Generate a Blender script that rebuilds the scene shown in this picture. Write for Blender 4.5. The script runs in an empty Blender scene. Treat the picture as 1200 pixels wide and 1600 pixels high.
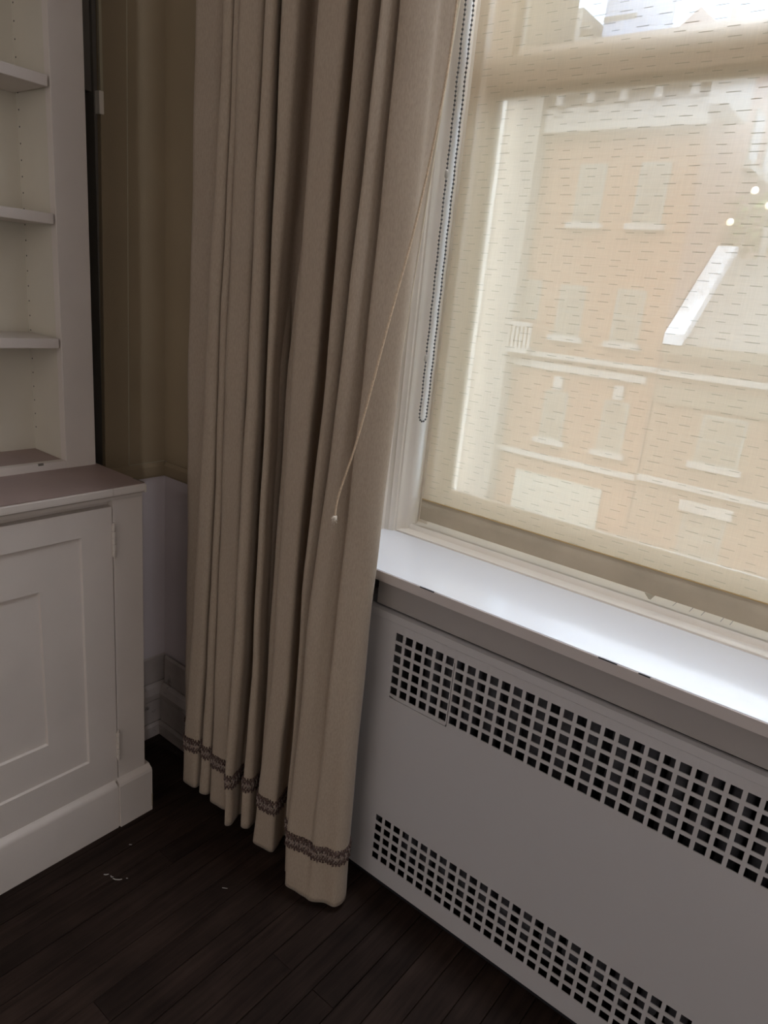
import bpy, bmesh, math, random
from mathutils import Vector, Matrix
random.seed(7)
scn = bpy.context.scene
COL = scn.collection

# ------------------------------------------------------------------ camera
cam_d = bpy.data.cameras.new('camera')
cam_d.sensor_fit = 'VERTICAL'; cam_d.sensor_height = 36.0; cam_d.sensor_width = 27.0
cam_d.lens = 36.0 * 1085.13 / 1600.0
cam_d.clip_start = 0.02; cam_d.clip_end = 400
cam = bpy.data.objects.new('camera', cam_d); COL.objects.link(cam)
cr = Vector((0.77727, 0.62195, 0.09503)); cu = Vector((-0.25747, 0.17662, 0.95001)); cf = Vector((-0.57407, 0.76288, -0.29742))
cam.matrix_world = Matrix(((cr.x, cu.x, -cf.x, 0), (cr.y, cu.y, -cf.y, 0), (cr.z, cu.z, -cf.z, 1.33), (0, 0, 0, 1)))
scn.camera = cam
scn.view_settings.view_transform = 'Standard'
scn.view_settings.look = 'None'
scn.view_settings.exposure = 0.0
scn.view_settings.gamma = 1.0
scn.view_settings.use_curve_mapping = False

# ------------------------------------------------------------------ world: hazy bright sky
W = bpy.data.worlds.new('sky'); scn.world = W; W.use_nodes = True
nt = W.node_tree; nt.nodes.clear()
tc = nt.nodes.new('ShaderNodeTexCoord'); sp = nt.nodes.new('ShaderNodeSeparateXYZ')
rp = nt.nodes.new('ShaderNodeValToRGB'); bg = nt.nodes.new('ShaderNodeBackground'); ow = nt.nodes.new('ShaderNodeOutputWorld')
nt.links.new(tc.outputs['Generated'], sp.inputs[0]); nt.links.new(sp.outputs['Z'], rp.inputs[0])
e = rp.color_ramp.elements
e[0].position = 0.0; e[0].color = (0.10, 0.097, 0.093, 1)
e[1].position = 1.0; e[1].color = (0.80, 0.90, 1.0, 1)
x = e.new(0.02); x.color = (0.11, 0.14, 0.185, 1)
x = e.new(0.40); x.color = (0.25, 0.32, 0.43, 1)
nt.links.new(rp.outputs[0], bg.inputs[0]); nt.links.new(bg.outputs[0], ow.inputs[0])
bg.inputs[1].default_value = 24.0
# hazy sun from behind the house, lighting the facades across the street
sd = bpy.data.lights.new('sun', 'SUN'); sd.energy = 3.5; sd.angle = math.radians(18); sd.color = (1.0, 0.95, 0.88)
so = bpy.data.objects.new('sun', sd); COL.objects.link(so)
so.rotation_euler = Vector((0.35, 0.75, -0.62)).to_track_quat('-Z', 'Y').to_euler()

# unseen lamps added for assumed light (behind and to the right of the camera)
def area(name, loc, aim, sx, sy, power, color):
    d = bpy.data.lights.new(name, 'AREA'); d.shape = 'RECTANGLE'; d.size = sx; d.size_y = sy
    d.energy = power; d.color = color
    o = bpy.data.objects.new(name, d); COL.objects.link(o); o.location = loc
    o.rotation_euler = (Vector(aim) - Vector(loc)).to_track_quat('-Z', 'Y').to_euler()
    return o
area('back_fill_light', (0.1, -2.5, 1.6), (-0.5, 1.0, 0.8), 1.8, 1.8, 18.0, (1.0, 0.89, 0.84))  # added fill lamp, no window in the back wall
area('side_fill_light', (2.4, -0.9, 1.6), (-1.2, 0.2, 0.8), 1.6, 1.8, 10.5, (1.0, 0.93, 0.90))  # added fill lamp, the right wall has no opening

area('sill_fill_light', (-0.27, 1.235, 3.36), (-0.27, 1.17, 0.8), 1.25, 0.22, 31.0, (0.84, 0.90, 1.0))  # added unseen lamp, brightens sill and jamb from the window head

# ------------------------------------------------------------------ helpers
def props(o, label=None, cat=None, group=None, kind=None):
    if label: o['label'] = label
    if cat: o['category'] = cat
    if group: o['group'] = group
    if kind: o['kind'] = kind
    return o
def link(name, me, mat=None, parent=None):
    o = bpy.data.objects.new(name, me)
    if mat is not None and me is not None and len(me.materials) == 0: me.materials.append(mat)
    COL.objects.link(o)
    if parent is not None: o.parent = parent
    return o
def empty(name, loc, **k):
    o = bpy.data.objects.new(name, None); o.empty_display_size = 0.1; COL.objects.link(o); o.location = loc
    props(o, **k); return o
def addbox(bm, a, b, bev=0.0):
    x0, y0, z0 = a; x1, y1, z1 = b
    vs = [bm.verts.new(p) for p in ((x0,y0,z0),(x1,y0,z0),(x1,y1,z0),(x0,y1,z0),(x0,y0,z1),(x1,y0,z1),(x1,y1,z1),(x0,y1,z1))]
    fs = [bm.faces.new([vs[i] for i in q]) for q in ((0,3,2,1),(4,5,6,7),(0,1,5,4),(1,2,6,5),(2,3,7,6),(3,0,4,7))]
    if bev > 0:
        es = set()
        for f in fs: es.update(f.edges)
        bmesh.ops.bevel(bm, geom=list(es), offset=bev, segments=2, affect='EDGES', profile=0.7)
def addprism(bm, pts, axis, a, b, close=True):
    """extrude a 2-D outline along an axis. axis 'x': pts=(y,z); 'y': (x,z); 'z': (x,y)"""
    def P(p, t):
        return {'x': (t, p[0], p[1]), 'y': (p[0], t, p[1]), 'z': (p[0], p[1], t)}[axis]
    A = [bm.verts.new(P(p, a)) for p in pts]; B = [bm.verts.new(P(p, b)) for p in pts]
    n = len(pts)
    for i in range(n if close else n-1):
        j = (i+1) % n; bm.faces.new((A[i], A[j], B[j], B[i]))
    if close:
        bm.faces.new(A[::-1]); bm.faces.new(B)
def addtube(bm, pts, r, n=8, cap=True):
    rings = []
    pts = [Vector(p) for p in pts]
    up = None
    for i, p in enumerate(pts):
        d = (pts[min(i+1, len(pts)-1)] - pts[max(i-1, 0)]).normalized()
        if up is None:
            up = Vector((0,0,1)) if abs(d.z) < 0.9 else Vector((1,0,0))
        s = d.cross(up).normalized(); up = s.cross(d).normalized()
        rr = r[i] if isinstance(r, (list, tuple)) else r
        rings.append([bm.verts.new(p + s*math.cos(2*math.pi*k/n)*rr + up*math.sin(2*math.pi*k/n)*rr) for k in range(n)])
    for a, b in zip(rings, rings[1:]):
        for k in range(n): bm.faces.new((a[k], a[(k+1)%n], b[(k+1)%n], b[k]))
    if cap:
        bm.faces.new(rings[0][::-1]); bm.faces.new(rings[-1])
def finish(bm, name, mat, parent=None, smooth=False, **k):
    bmesh.ops.recalc_face_normals(bm, faces=bm.faces[:])
    me = bpy.data.meshes.new(name); bm.to_mesh(me); bm.free()
    if smooth:
        for p in me.polygons: p.use_smooth = True
    o = link(name, me, mat, parent); props(o, **k); return o
def box(name, a, b, mat, parent=None, bev=0.0, **k):
    bm = bmesh.new(); addbox(bm, a, b, bev); return finish(bm, name, mat, parent, **k)
def prism(name, pts, axis, a, b, mat, parent=None, smooth=False, **k):
    bm = bmesh.new(); addprism(bm, pts, axis, a, b); return finish(bm, name, mat, parent, smooth, **k)
def autosmooth(o, ang=35):
    me = o.data
    for p in me.polygons: p.use_smooth = True
    try: me.set_sharp_from_angle(angle=math.radians(ang))
    except Exception: pass

# ------------------------------------------------------------------ materials
def mat(name, color, rough=0.6, spec=0.4, noise=0.06, scale=6.0, bump=0.0, bscale=60.0, metal=0.0, stain=None):
    m = bpy.data.materials.new(name); m.use_nodes = True; t = m.node_tree; b = t.nodes['Principled BSDF']
    b.inputs['Roughness'].default_value = rough; b.inputs['Metallic'].default_value = metal
    b.inputs['Specular IOR Level'].default_value = spec
    tc = t.nodes.new('ShaderNodeTexCoord')
    n = t.nodes.new('ShaderNodeTexNoise'); n.inputs['Scale'].default_value = scale; n.inputs['Detail'].default_value = 5
    t.links.new(tc.outputs['Object'], n.inputs['Vector'])
    mr = t.nodes.new('ShaderNodeMapRange'); mr.inputs['From Min'].default_value = 0.3; mr.inputs['From Max'].default_value = 0.7
    mr.inputs['To Min'].default_value = 1 - noise; mr.inputs['To Max'].default_value = 1 + noise
    t.links.new(n.outputs['Fac'], mr.inputs['Value'])
    mx = t.nodes.new('ShaderNodeMix'); mx.data_type = 'RGBA'; mx.blend_type = 'MULTIPLY'; mx.inputs['Factor'].default_value = 1
    mx.inputs['A'].default_value = (*color, 1); t.links.new(mr.outputs[0], mx.inputs['B'])
    out = mx.outputs['Result']
    if stain:
        n2 = t.nodes.new('ShaderNodeTexNoise'); n2.inputs['Scale'].default_value = stain[1]; n2.inputs['Detail'].default_value = 8
        n2.inputs['Roughness'].default_value = 0.7
        t.links.new(tc.outputs['Object'], n2.inputs['Vector'])
        r2 = t.nodes.new('ShaderNodeMapRange'); r2.inputs['From Min'].default_value = stain[2]; r2.inputs['From Max'].default_value = stain[2] + 0.12
        t.links.new(n2.outputs['Fac'], r2.inputs['Value'])
        m2 = t.nodes.new('ShaderNodeMix'); m2.data_type = 'RGBA'; t.links.new(r2.outputs[0], m2.inputs['Factor'])
        t.links.new(out, m2.inputs['A']); m2.inputs['B'].default_value = (*stain[0], 1); out = m2.outputs['Result']
    t.links.new(out, b.inputs['Base Color'])
    if bump > 0:
        nb = t.nodes.new('ShaderNodeTexNoise'); nb.inputs['Scale'].default_value = bscale; nb.inputs['Detail'].default_value = 3
        t.links.new(tc.outputs['Object'], nb.inputs['Vector'])
        bp = t.nodes.new('ShaderNodeBump'); bp.inputs['Strength'].default_value = bump; bp.inputs['Distance'].default_value = 0.002
        t.links.new(nb.outputs['Fac'], bp.inputs['Height']); t.links.new(bp.outputs[0], b.inputs['Normal'])
    return m
M_white = mat('aged_white_paint', (0.66, 0.60, 0.55), 0.45, 0.4, 0.05, 5, 0.15, 40)
M_whitein = mat('cream_paint_inside', (0.62, 0.58, 0.49), 0.6, 0.3, 0.05, 5)
M_counter = mat('worn_pink_brown_paint', (0.34, 0.255, 0.23), 0.5, 0.4, 0.08, 7, 0.1, 30)
M_olive = mat('olive_wall_paint', (0.345, 0.272, 0.178), 0.75, 0.2, 0.05, 4, 0.15, 300)
M_dark = mat('gap_shade_and_wear', (0.15, 0.135, 0.115), 0.6, 0.3, 0.1, 6)  # paints the shade in the bookcase gap; also worn spots, rod and poles
M_lower = mat('grey_white_wall', (0.74, 0.67, 0.68), 0.7, 0.3, 0.05, 4, 0.1, 50)
M_base = mat('grubby_baseboard', (0.52, 0.46, 0.43), 0.6, 0.3, 0.12, 14, 0.1, 60, stain=((0.08, 0.06, 0.05), 18, 0.60))
M_cover = mat('grey_white_metal', (0.56, 0.54, 0.54), 0.42, 0.45, 0.02, 3, 0.05, 25)
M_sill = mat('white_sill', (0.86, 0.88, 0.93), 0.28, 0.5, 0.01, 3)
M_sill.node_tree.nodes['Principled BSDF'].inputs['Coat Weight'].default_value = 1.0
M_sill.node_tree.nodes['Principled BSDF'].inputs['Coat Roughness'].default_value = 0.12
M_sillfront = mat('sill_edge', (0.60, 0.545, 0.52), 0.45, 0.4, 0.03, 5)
M_fascia = mat('fascia_shaded', (0.38, 0.35, 0.33), 0.5, 0.4, 0.03, 5)  # darker copy of the edge paint, carrying the shade below the sill
M_sashtan = mat('dimmed_sash_tan', (0.40, 0.35, 0.27), 0.5, 0.3, 0.05, 8)  # darker than the ivory sash, dims the skylit glazing moulding by colour
M_trim = mat('ivory_gloss_paint', (0.89, 0.82, 0.72), 0.28, 0.55, 0.03, 8, 0.08, 30)
M_ceiling = mat('ceiling_paint', (0.7, 0.68, 0.63), 0.8)
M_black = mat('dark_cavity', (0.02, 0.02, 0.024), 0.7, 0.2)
M_rad = mat('dusty_iron', (0.10, 0.10, 0.11), 0.55, 0.4, 0.5, 30)
M_seam = mat('pale_seam', (0.46, 0.41, 0.29), 0.7)
M_metalpaint = mat('painted_hinge', (0.62, 0.56, 0.50), 0.4, 0.5, 0.1, 60)
M_bead = mat('steel_bead', (0.16, 0.155, 0.15), 0.3, 0.6, 0.1, 30, metal=0.8)
M_clearbead = mat('clear_connector', (0.6, 0.56, 0.5), 0.15, 0.8)
M_cord = mat('beige_cord', (0.66, 0.52, 0.37), 0.8, 0.2, 0.2, 300)
M_knot = mat('pale_knot', (0.72, 0.64, 0.54), 0.9, 0.1, 0.1, 400)
M_flake = mat('paint_flake', (0.42, 0.39, 0.35), 0.8)

def curtain_mat():
    m = bpy.data.materials.new('taupe_curtain_cloth'); m.use_nodes = True; t = m.node_tree
    b = t.nodes['Principled BSDF']; out = t.nodes['Material Output']
    tc = t.nodes.new('ShaderNodeTexCoord')
    n = t.nodes.new('ShaderNodeTexNoise'); n.inputs['Scale'].default_value = 500; n.inputs['Detail'].default_value = 2
    mp = t.nodes.new('ShaderNodeMapping'); mp.inputs['Scale'].default_value = (1, 1, 0.25)
    t.links.new(tc.outputs['Object'], mp.inputs[0]); t.links.new(mp.outputs[0], n.inputs['Vector'])
    rp = t.nodes.new('ShaderNodeValToRGB'); rp.color_ramp.elements[0].color = (0.42, 0.338, 0.26, 1); rp.color_ramp.elements[1].color = (0.50, 0.41, 0.32, 1)
    rp.color_ramp.elements[0].position = 0.3; rp.color_ramp.elements[1].position = 0.7
    t.links.new(n.outputs['Fac'], rp.inputs[0]); t.links.new(rp.outputs[0], b.inputs['Base Color'])
    b.inputs['Roughness'].default_value = 0.85; b.inputs['Specular IOR Level'].default_value = 0.15
    b.inputs['Sheen Weight'].default_value = 0.1; b.inputs['Sheen Roughness'].default_value = 0.4
    tl = t.nodes.new('ShaderNodeBsdfTranslucent'); tl.inputs['Color'].default_value = (0.55, 0.36, 0.20, 1)
    ms = t.nodes.new('ShaderNodeMixShader'); ms.inputs[0].default_value = 0.10
    t.links.new(b.outputs[0], ms.inputs[1]); t.links.new(tl.outputs[0], ms.inputs[2]); t.links.new(ms.outputs[0], out.inputs['Surface'])
    bp = t.nodes.new('ShaderNodeBump'); bp.inputs['Strength'].default_value = 0.15; bp.inputs['Distance'].default_value = 0.001
    t.links.new(n.outputs['Fac'], bp.inputs['Height']); t.links.new(bp.outputs[0], b.inputs['Normal'])
    return m
M_curtain = curtain_mat()
M_lining = mat('curtain_lining', (0.42, 0.36, 0.26), 0.9, 0.1, 0.04, 200)
M_hemedge = mat('curtain_edge_seam', (0.72, 0.64, 0.50), 0.85, 0.1)

def plank_mat():
    m = bpy.data.materials.new('dark_stained_oak'); m.use_nodes = True; t = m.node_tree; b = t.nodes['Principled BSDF']
    tc = t.nodes.new('ShaderNodeTexCoord'); oi = t.nodes.new('ShaderNodeObjectInfo')
    mp = t.nodes.new('ShaderNodeMapping'); mp.inputs['Scale'].default_value = (60, 3, 10)
    ad = t.nodes.new('ShaderNodeVectorMath'); ad.operation = 'ADD'
    cx = t.nodes.new('ShaderNodeCombineXYZ'); ml = t.nodes.new('ShaderNodeMath'); ml.operation = 'MULTIPLY'; ml.inputs[1].default_value = 37
    t.links.new(oi.outputs['Random'], ml.inputs[0]); t.links.new(ml.outputs[0], cx.inputs[1])
    t.links.new(tc.outputs['Object'], ad.inputs[0]); t.links.new(cx.outputs[0], ad.inputs[1]); t.links.new(ad.outputs[0], mp.inputs[0])
    n = t.nodes.new('ShaderNodeTexNoise'); n.inputs['Scale'].default_value = 1; n.inputs['Detail'].default_value = 8; n.inputs['Roughness'].default_value = 0.7
    t.links.new(mp.outputs[0], n.inputs['Vector'])
    n2 = t.nodes.new('ShaderNodeTexNoise'); n2.inputs['Scale'].default_value = 5; n2.inputs['Detail'].default_value = 6
    t.links.new(tc.outputs['Object'], n2.inputs['Vector'])
    rp = t.nodes.new('ShaderNodeValToRGB'); rp.color_ramp.elements[0].position = 0.3; rp.color_ramp.elements[1].position = 0.75
    rp.color_ramp.elements[0].color = (0.0125, 0.0070, 0.0055, 1); rp.color_ramp.elements[1].color = (0.038, 0.0245, 0.0185, 1)
    t.links.new(n.outputs['Fac'], rp.inputs[0])
    mr = t.nodes.new('ShaderNodeMapRange'); mr.inputs['From Min'].default_value = 0.3; mr.inputs['From Max'].default_value = 0.7; mr.inputs['To Min'].default_value = 0.6; mr.inputs['To Max'].default_value = 1.45
    t.links.new(n2.outputs['Fac'], mr.inputs['Value'])
    mr2 = t.nodes.new('ShaderNodeMapRange'); mr2.inputs['To Min'].default_value = 0.8; mr2.inputs['To Max'].default_value = 1.2
    t.links.new(oi.outputs['Random'], mr2.inputs['Value'])
    mm = t.nodes.new('ShaderNodeMath'); mm.operation = 'MULTIPLY'; t.links.new(mr.outputs[0], mm.inputs[0]); t.links.new(mr2.outputs[0], mm.inputs[1])
    mx = t.nodes.new('ShaderNodeMix'); mx.data_type = 'RGBA'; mx.blend_type = 'MULTIPLY'; mx.inputs['Factor'].default_value = 1
    t.links.new(rp.outputs[0], mx.inputs['A']); t.links.new(mm.outputs[0], mx.inputs['B']); t.links.new(mx.outputs['Result'], b.inputs['Base Color'])
    b.inputs['Roughness'].default_value = 0.6; b.inputs['Specular IOR Level'].default_value = 0.10
    bp = t.nodes.new('ShaderNodeBump'); bp.inputs['Strength'].default_value = 0.3; bp.inputs['Distance'].default_value = 0.001
    t.links.new(n.outputs['Fac'], bp.inputs['Height']); t.links.new(bp.outputs[0], b.inputs['Normal'])
    return m
M_plank = plank_mat()

def shade_mat():
    """open-weave cream roller fabric: fine holes pass light straight, threads scatter it; slub dashes are closed threads"""
    m = bpy.data.materials.new('sheer_cream_weave'); m.use_nodes = True; t = m.node_tree; t.nodes.clear()
    N = t.nodes.new; L = t.links.new
    def math_(op, a, b=None, c=None):
        n = N('ShaderNodeMath'); n.operation = op
        for i, v in enumerate((a, b, c)):
            if v is None: continue
            if isinstance(v, (int, float)): n.inputs[i].default_value = v
            else: L(v, n.inputs[i])
        return n.outputs[0]
    out = N('ShaderNodeOutputMaterial'); tc = N('ShaderNodeTexCoord'); sp = N('ShaderNodeSeparateXYZ'); L(tc.outputs['Object'], sp.inputs[0])
    X, Z = sp.outputs['X'], sp.outputs['Z']
    def dashes(px, pz, length, thick, seed):
        zs = math_('ADD', math_('DIVIDE', Z, pz), seed); row = math_('FLOOR', zs)
        wn = N('ShaderNodeTexWhiteNoise'); wn.noise_dimensions = '1D'; L(row, wn.inputs['W'])
        xs = math_('ADD', math_('DIVIDE', X, px), math_('MULTIPLY', wn.outputs['Value'], 7.3)); col = math_('FLOOR', xs)
        cv = N('ShaderNodeCombineXYZ'); L(row, cv.inputs[0]); L(col, cv.inputs[1])
        w2 = N('ShaderNodeTexWhiteNoise'); w2.noise_dimensions = '3D'; L(cv.outputs[0], w2.inputs['Vector'])
        s2 = N('ShaderNodeSeparateColor'); L(w2.outputs['Color'], s2.inputs[0])
        cx = math_('ADD', 0.35, math_('MULTIPLY', s2.outputs['Red'], 0.3)); cz = math_('ADD', 0.3, math_('MULTIPLY', s2.outputs['Green'], 0.4))
        ln = math_('MULTIPLY', math_('ADD', 0.65, math_('MULTIPLY', s2.outputs['Blue'], 0.5)), length / px * 0.5)
        dx = math_('ABSOLUTE', math_('SUBTRACT', math_('FRACT', xs), cx)); dz = math_('ABSOLUTE', math_('SUBTRACT', math_('FRACT', zs), cz))
        return math_('MULTIPLY', math_('LESS_THAN', dx, ln), math_('LESS_THAN', dz, thick / pz * 0.5))
    D = dashes(0.046, 0.0155, 0.021, 0.0013, 0.0)
    # thread irregularity
    nz = N('ShaderNodeTexNoise'); mp = N('ShaderNodeMapping'); mp.inputs['Scale'].default_value = (25, 1, 700); L(tc.outputs['Object'], mp.inputs[0]); L(mp.outputs[0], nz.inputs['Vector']); nz.inputs['Scale'].default_value = 1; nz.inputs['Detail'].default_value = 3
    nv = N('ShaderNodeTexNoise'); mv = N('ShaderNodeMapping'); mv.inputs['Scale'].default_value = (600, 1, 20); L(tc.outputs['Object'], mv.inputs[0]); L(mv.outputs[0], nv.inputs['Vector']); nv.inputs['Scale'].default_value = 1; nv.inputs['Detail'].default_value = 3
    irr = math_('ADD', math_('MULTIPLY', math_('SUBTRACT', nz.outputs['Fac'], 0.5), 0.10), math_('MULTIPLY', math_('SUBTRACT', nv.outputs['Fac'], 0.5), 0.10))
    openn = math_('MULTIPLY', math_('ADD', 0.145, irr), math_('SUBTRACT', 1.0, math_('MULTIPLY', D, 0.58)))
    cl = N('ShaderNodeClamp'); L(openn, cl.inputs[0])
    # threads: reflect + transmit diffusely
    colr = N('ShaderNodeMix'); colr.data_type = 'RGBA'; L(D, colr.inputs['Factor']); colr.inputs['A'].default_value = (0.97, 0.750, 0.485, 1); colr.inputs['B'].default_value = (0.50, 0.39, 0.25, 1)
    df = N('ShaderNodeBsdfDiffuse'); df.inputs['Color'].default_value = (0.50, 0.44, 0.34, 1)
    tl = N('ShaderNodeBsdfTranslucent'); L(colr.outputs['Result'], tl.inputs['Color'])
    m1 = N('ShaderNodeMixShader'); m1.inputs[0].default_value = 0.34; L(df.outputs[0], m1.inputs[1]); L(tl.outputs[0], m1.inputs[2])
    fw = N('ShaderNodeBsdfRefraction'); fw.inputs['IOR'].default_value = 1.22; fw.inputs['Roughness'].default_value = 0.65; fw.inputs['Color'].default_value = (1.0, 0.815, 0.67, 1)
    mf = N('ShaderNodeMixShader'); L(math_('MULTIPLY', math_('SUBTRACT', 1.0, D), 0.21), mf.inputs[0]); L(m1.outputs[0], mf.inputs[1]); L(fw.outputs[0], mf.inputs[2])
    tr = N('ShaderNodeBsdfTransparent'); tr.inputs['Color'].default_value = (1, 0.965, 0.96, 1)
    m2 = N('ShaderNodeMixShader'); L(cl.outputs[0], m2.inputs[0]); L(mf.outputs[0], m2.inputs[1]); L(tr.outputs[0], m2.inputs[2])
    L(m2.outputs[0], out.inputs['Surface'])
    return m
M_shade = shade_mat()

def glass_mat():
    m = bpy.data.materials.new('window_glass'); m.use_nodes = True; t = m.node_tree; t.nodes.clear()
    out = t.nodes.new('ShaderNodeOutputMaterial'); tr = t.nodes.new('ShaderNodeBsdfTransparent'); gl = t.nodes.new('ShaderNodeBsdfGlossy'); gl.inputs['Roughness'].default_value = 0.02
    tr.inputs['Color'].default_value = (0.93, 0.95, 0.94, 1)
    fr = t.nodes.new('ShaderNodeFresnel'); fr.inputs['IOR'].default_value = 1.45
    mx = t.nodes.new('ShaderNodeMixShader'); t.links.new(fr.outputs[0], mx.inputs[0]); t.links.new(tr.outputs[0], mx.inputs[1]); t.links.new(gl.outputs[0], mx.inputs[2]); t.links.new(mx.outputs[0], out.inputs['Surface'])
    return m
M_glass = glass_mat()

def brick_mat(name, c1, c2, mortar, sc=1.0):
    m = bpy.data.materials.new(name); m.use_nodes = True; t = m.node_tree; b = t.nodes['Principled BSDF']
    tc = t.nodes.new('ShaderNodeTexCoord'); sp = t.nodes.new('ShaderNodeSeparateXYZ'); t.links.new(tc.outputs['Object'], sp.inputs[0])
    ad = t.nodes.new('ShaderNodeMath'); ad.operation = 'ADD'; t.links.new(sp.outputs[0], ad.inputs[0]); t.links.new(sp.outputs[1], ad.inputs[1])
    cb = t.nodes.new('ShaderNodeCombineXYZ'); t.links.new(ad.outputs[0], cb.inputs[0]); t.links.new(sp.outputs[2], cb.inputs[1])
    br = t.nodes.new('ShaderNodeTexBrick'); t.links.new(cb.outputs[0], br.inputs['Vector'])
    br.inputs['Scale'].default_value = sc; br.inputs['Brick Width'].default_value = 0.21; br.inputs['Row Height'].default_value = 0.075; br.inputs['Mortar Size'].default_value = 0.008
    br.inputs['Color1'].default_value = (*c1, 1); br.inputs['Color2'].default_value = (*c2, 1); br.inputs['Mortar'].default_value = (*mortar, 1)
    t.links.new(br.outputs['Color'], b.inputs['Base Color']); b.inputs['Roughness'].default_value = 0.9
    return m
M_brick = brick_mat('tan_red_brick', (0.205, 0.090, 0.042), (0.170, 0.074, 0.036), (0.136, 0.105, 0.081))
M_brick2 = brick_mat('pink_brick', (0.200, 0.098, 0.074), (0.170, 0.082, 0.062), (0.149, 0.118, 0.105))
M_brick3 = brick_mat('dull_brick', (0.165, 0.090, 0.052), (0.138, 0.078, 0.045), (0.124, 0.099, 0.081))
M_stone = mat('white_stone', (0.259, 0.245, 0.230), 0.8, 0.2, 0.05, 2)
M_stucco = mat('pale_stucco', (0.205, 0.190, 0.170), 0.85, 0.2, 0.06, 1)
M_tan = mat('tan_stone', (0.122, 0.101, 0.076), 0.85, 0.2, 0.06, 1)
M_slate = mat('grey_slate', (0.108, 0.101, 0.097), 0.7, 0.3, 0.1, 2)
M_coping = mat('white_metal_coping', (0.5, 0.52, 0.55), 0.5)
M_far_glass = mat('far_window_glass', (0.13, 0.112, 0.09), 0.25, 0.5, 0.3, 2)
M_far_frame = mat('far_window_frame', (0.173, 0.173, 0.151), 0.6)
M_leaf = mat('shrub_leaves', (0.16, 0.20, 0.08), 0.8, 0.2, 0.4, 4)
M_tower = mat('blue_grey_tower', (0.30, 0.35, 0.48), 0.5)
M_street = mat('street_asphalt', (0.25, 0.25, 0.25), 0.9)
M_greenpanel = mat('pale_green_panel', (0.25, 0.25, 0.215), 0.6)
def emit_mat(name, c, s):
    m = bpy.data.materials.new(name); m.use_nodes = True; b = m.node_tree.nodes['Principled BSDF']
    b.inputs['Emission Color'].default_value = (*c, 1); b.inputs['Emission Strength'].default_value = s; return m
M_globe = emit_mat('lit_globe', (1.0, 0.85, 0.55), 6.0)

# ------------------------------------------------------------------ room shell
YW = 1.098          # window wall face
XL = -1.588         # left wall face (between bookcase and corner)
fl = box('floor', (-1.95, -2.75, -0.12), (2.7, 1.6, -0.016), M_black, kind='structure')
# planks, running towards the window
PW = 0.0575
plank_meshes = {}
def plank_mesh(l):
    key = round(l, 3)
    if key not in plank_meshes:
        bm = bmesh.new(); w = PW - 0.0011
        pr = [(0, -0.016), (w, -0.016), (w, -0.0012), (w-0.0012, 0), (0.0012, 0), (0, -0.0012)]
        addprism(bm, pr, 'y', 0, l - 0.001)
        bmesh.ops.recalc_face_normals(bm, faces=bm.faces[:])
        me = bpy.data.meshes.new('plank'); bm.to_mesh(me); bm.free(); me.materials.append(M_plank); plank_meshes[key] = me
    return plank_meshes[key]
k = -12
while True:
    x0 = -1.236 + k*PW; k += 1
    if x0 > 2.45: break
    y = -2.7; first = True
    while y < 1.34:
        l = random.choice((1.1, 1.5, 1.9)) if not first else random.choice((0.5, 0.9, 1.3, 1.7))
        first = False
        if y + l > 1.25: l = round(1.345 - y, 1) + 0.0
        if l <= 0.05: break
        o = link('plank', plank_mesh(l), None, fl); o.location = (x0, y, random.uniform(-0.0006, 0.0004))
        y += l
box('ceiling', (-1.95, -2.75, 3.60), (2.7, 1.6, 3.7), M_ceiling, kind='structure')
box('wall_back', (-1.95, -2.85, -0.12), (2.7, -2.7, 3.7), M_ceiling, kind='structure')
box('wall_right', (2.6, -2.7, -0.12), (2.75, 1.6, 3.6), M_ceiling, kind='structure')

# left wall: a slab behind the bookcase plus the pier next to the corner
wl = empty('wall_left', (-1.8, -1.0, 0), kind='structure')
def child(o, par):
    o.parent = par; o.matrix_parent_inverse = Matrix.Translation(-par.location); return o
child(box('wall_core', (-1.95, -2.7, -0.01), (-1.70, 1.6, 3.6), M_dark), wl)
child(box('wall_core', (-1.72, -2.7, -0.01), (-1.55, -0.62, 3.6), M_lower), wl)
child(box('wall_pier', (-1.72, 0.926, -0.01), (-1.602, 1.6, 3.6), M_dark), wl)  # dark faces put the narrow gap's shade into the colour
# lower grey-white plaster panel
child(box('lower_panel', (-1.605, 0.72, 0.0), (XL, 1.14, 0.803), M_lower), wl)
# upper olive boards (they lean very slightly, as the old wall does)
def leanboard(name, ya0, yb0, ya1, yb1, z0, z1, xf, m, par, th=0.014):
    bm = bmesh.new()
    b_ = 0.0012
    vs = [(xf-th, ya0, z0), (xf-th, yb0, z0), (xf-th, yb1, z1), (xf-th, ya1, z1),
          (xf-b_, ya0, z0), (xf-b_, yb0, z0), (xf-b_, yb1, z1), (xf-b_, ya1, z1),
          (xf, ya0+b_, z0), (xf, yb0-b_, z0), (xf, yb1-b_, z1), (xf, ya1+b_, z1)]
    V = [bm.verts.new(v) for v in vs]
    for q in ((0,1,2,3), (0,4,5,1), (1,5,6,2), (2,6,7,3), (3,7,4,0), (4,8,9,5), (5,9,10,6), (6,10,11,7), (7,11,8,4), (8,11,10,9)):
        bm.faces.new([V[i] for i in q])
    return child(finish(bm, name, m), par)
leanboard('board', 0.924, 0.9895, 0.942+0.014, 1.006+0.012, 0.842, 3.6, XL, M_olive, wl)
leanboard('board', 0.9905, 1.115, 1.007+0.012, 1.14, 0.842, 3.6, XL, M_olive, wl)
# thin pale line where the board meets the next one
leanboard('board_seam', 0.9888, 0.9912, 1.0055+0.012, 1.0075+0.012, 0.843, 3.6, XL+0.0006, M_seam, wl, 0.004)
child(box('board_seam', (XL-0.002, 0.9912, 0.8425), (XL+0.0008, 1.097, 0.8445), M_seam), wl)
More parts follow.
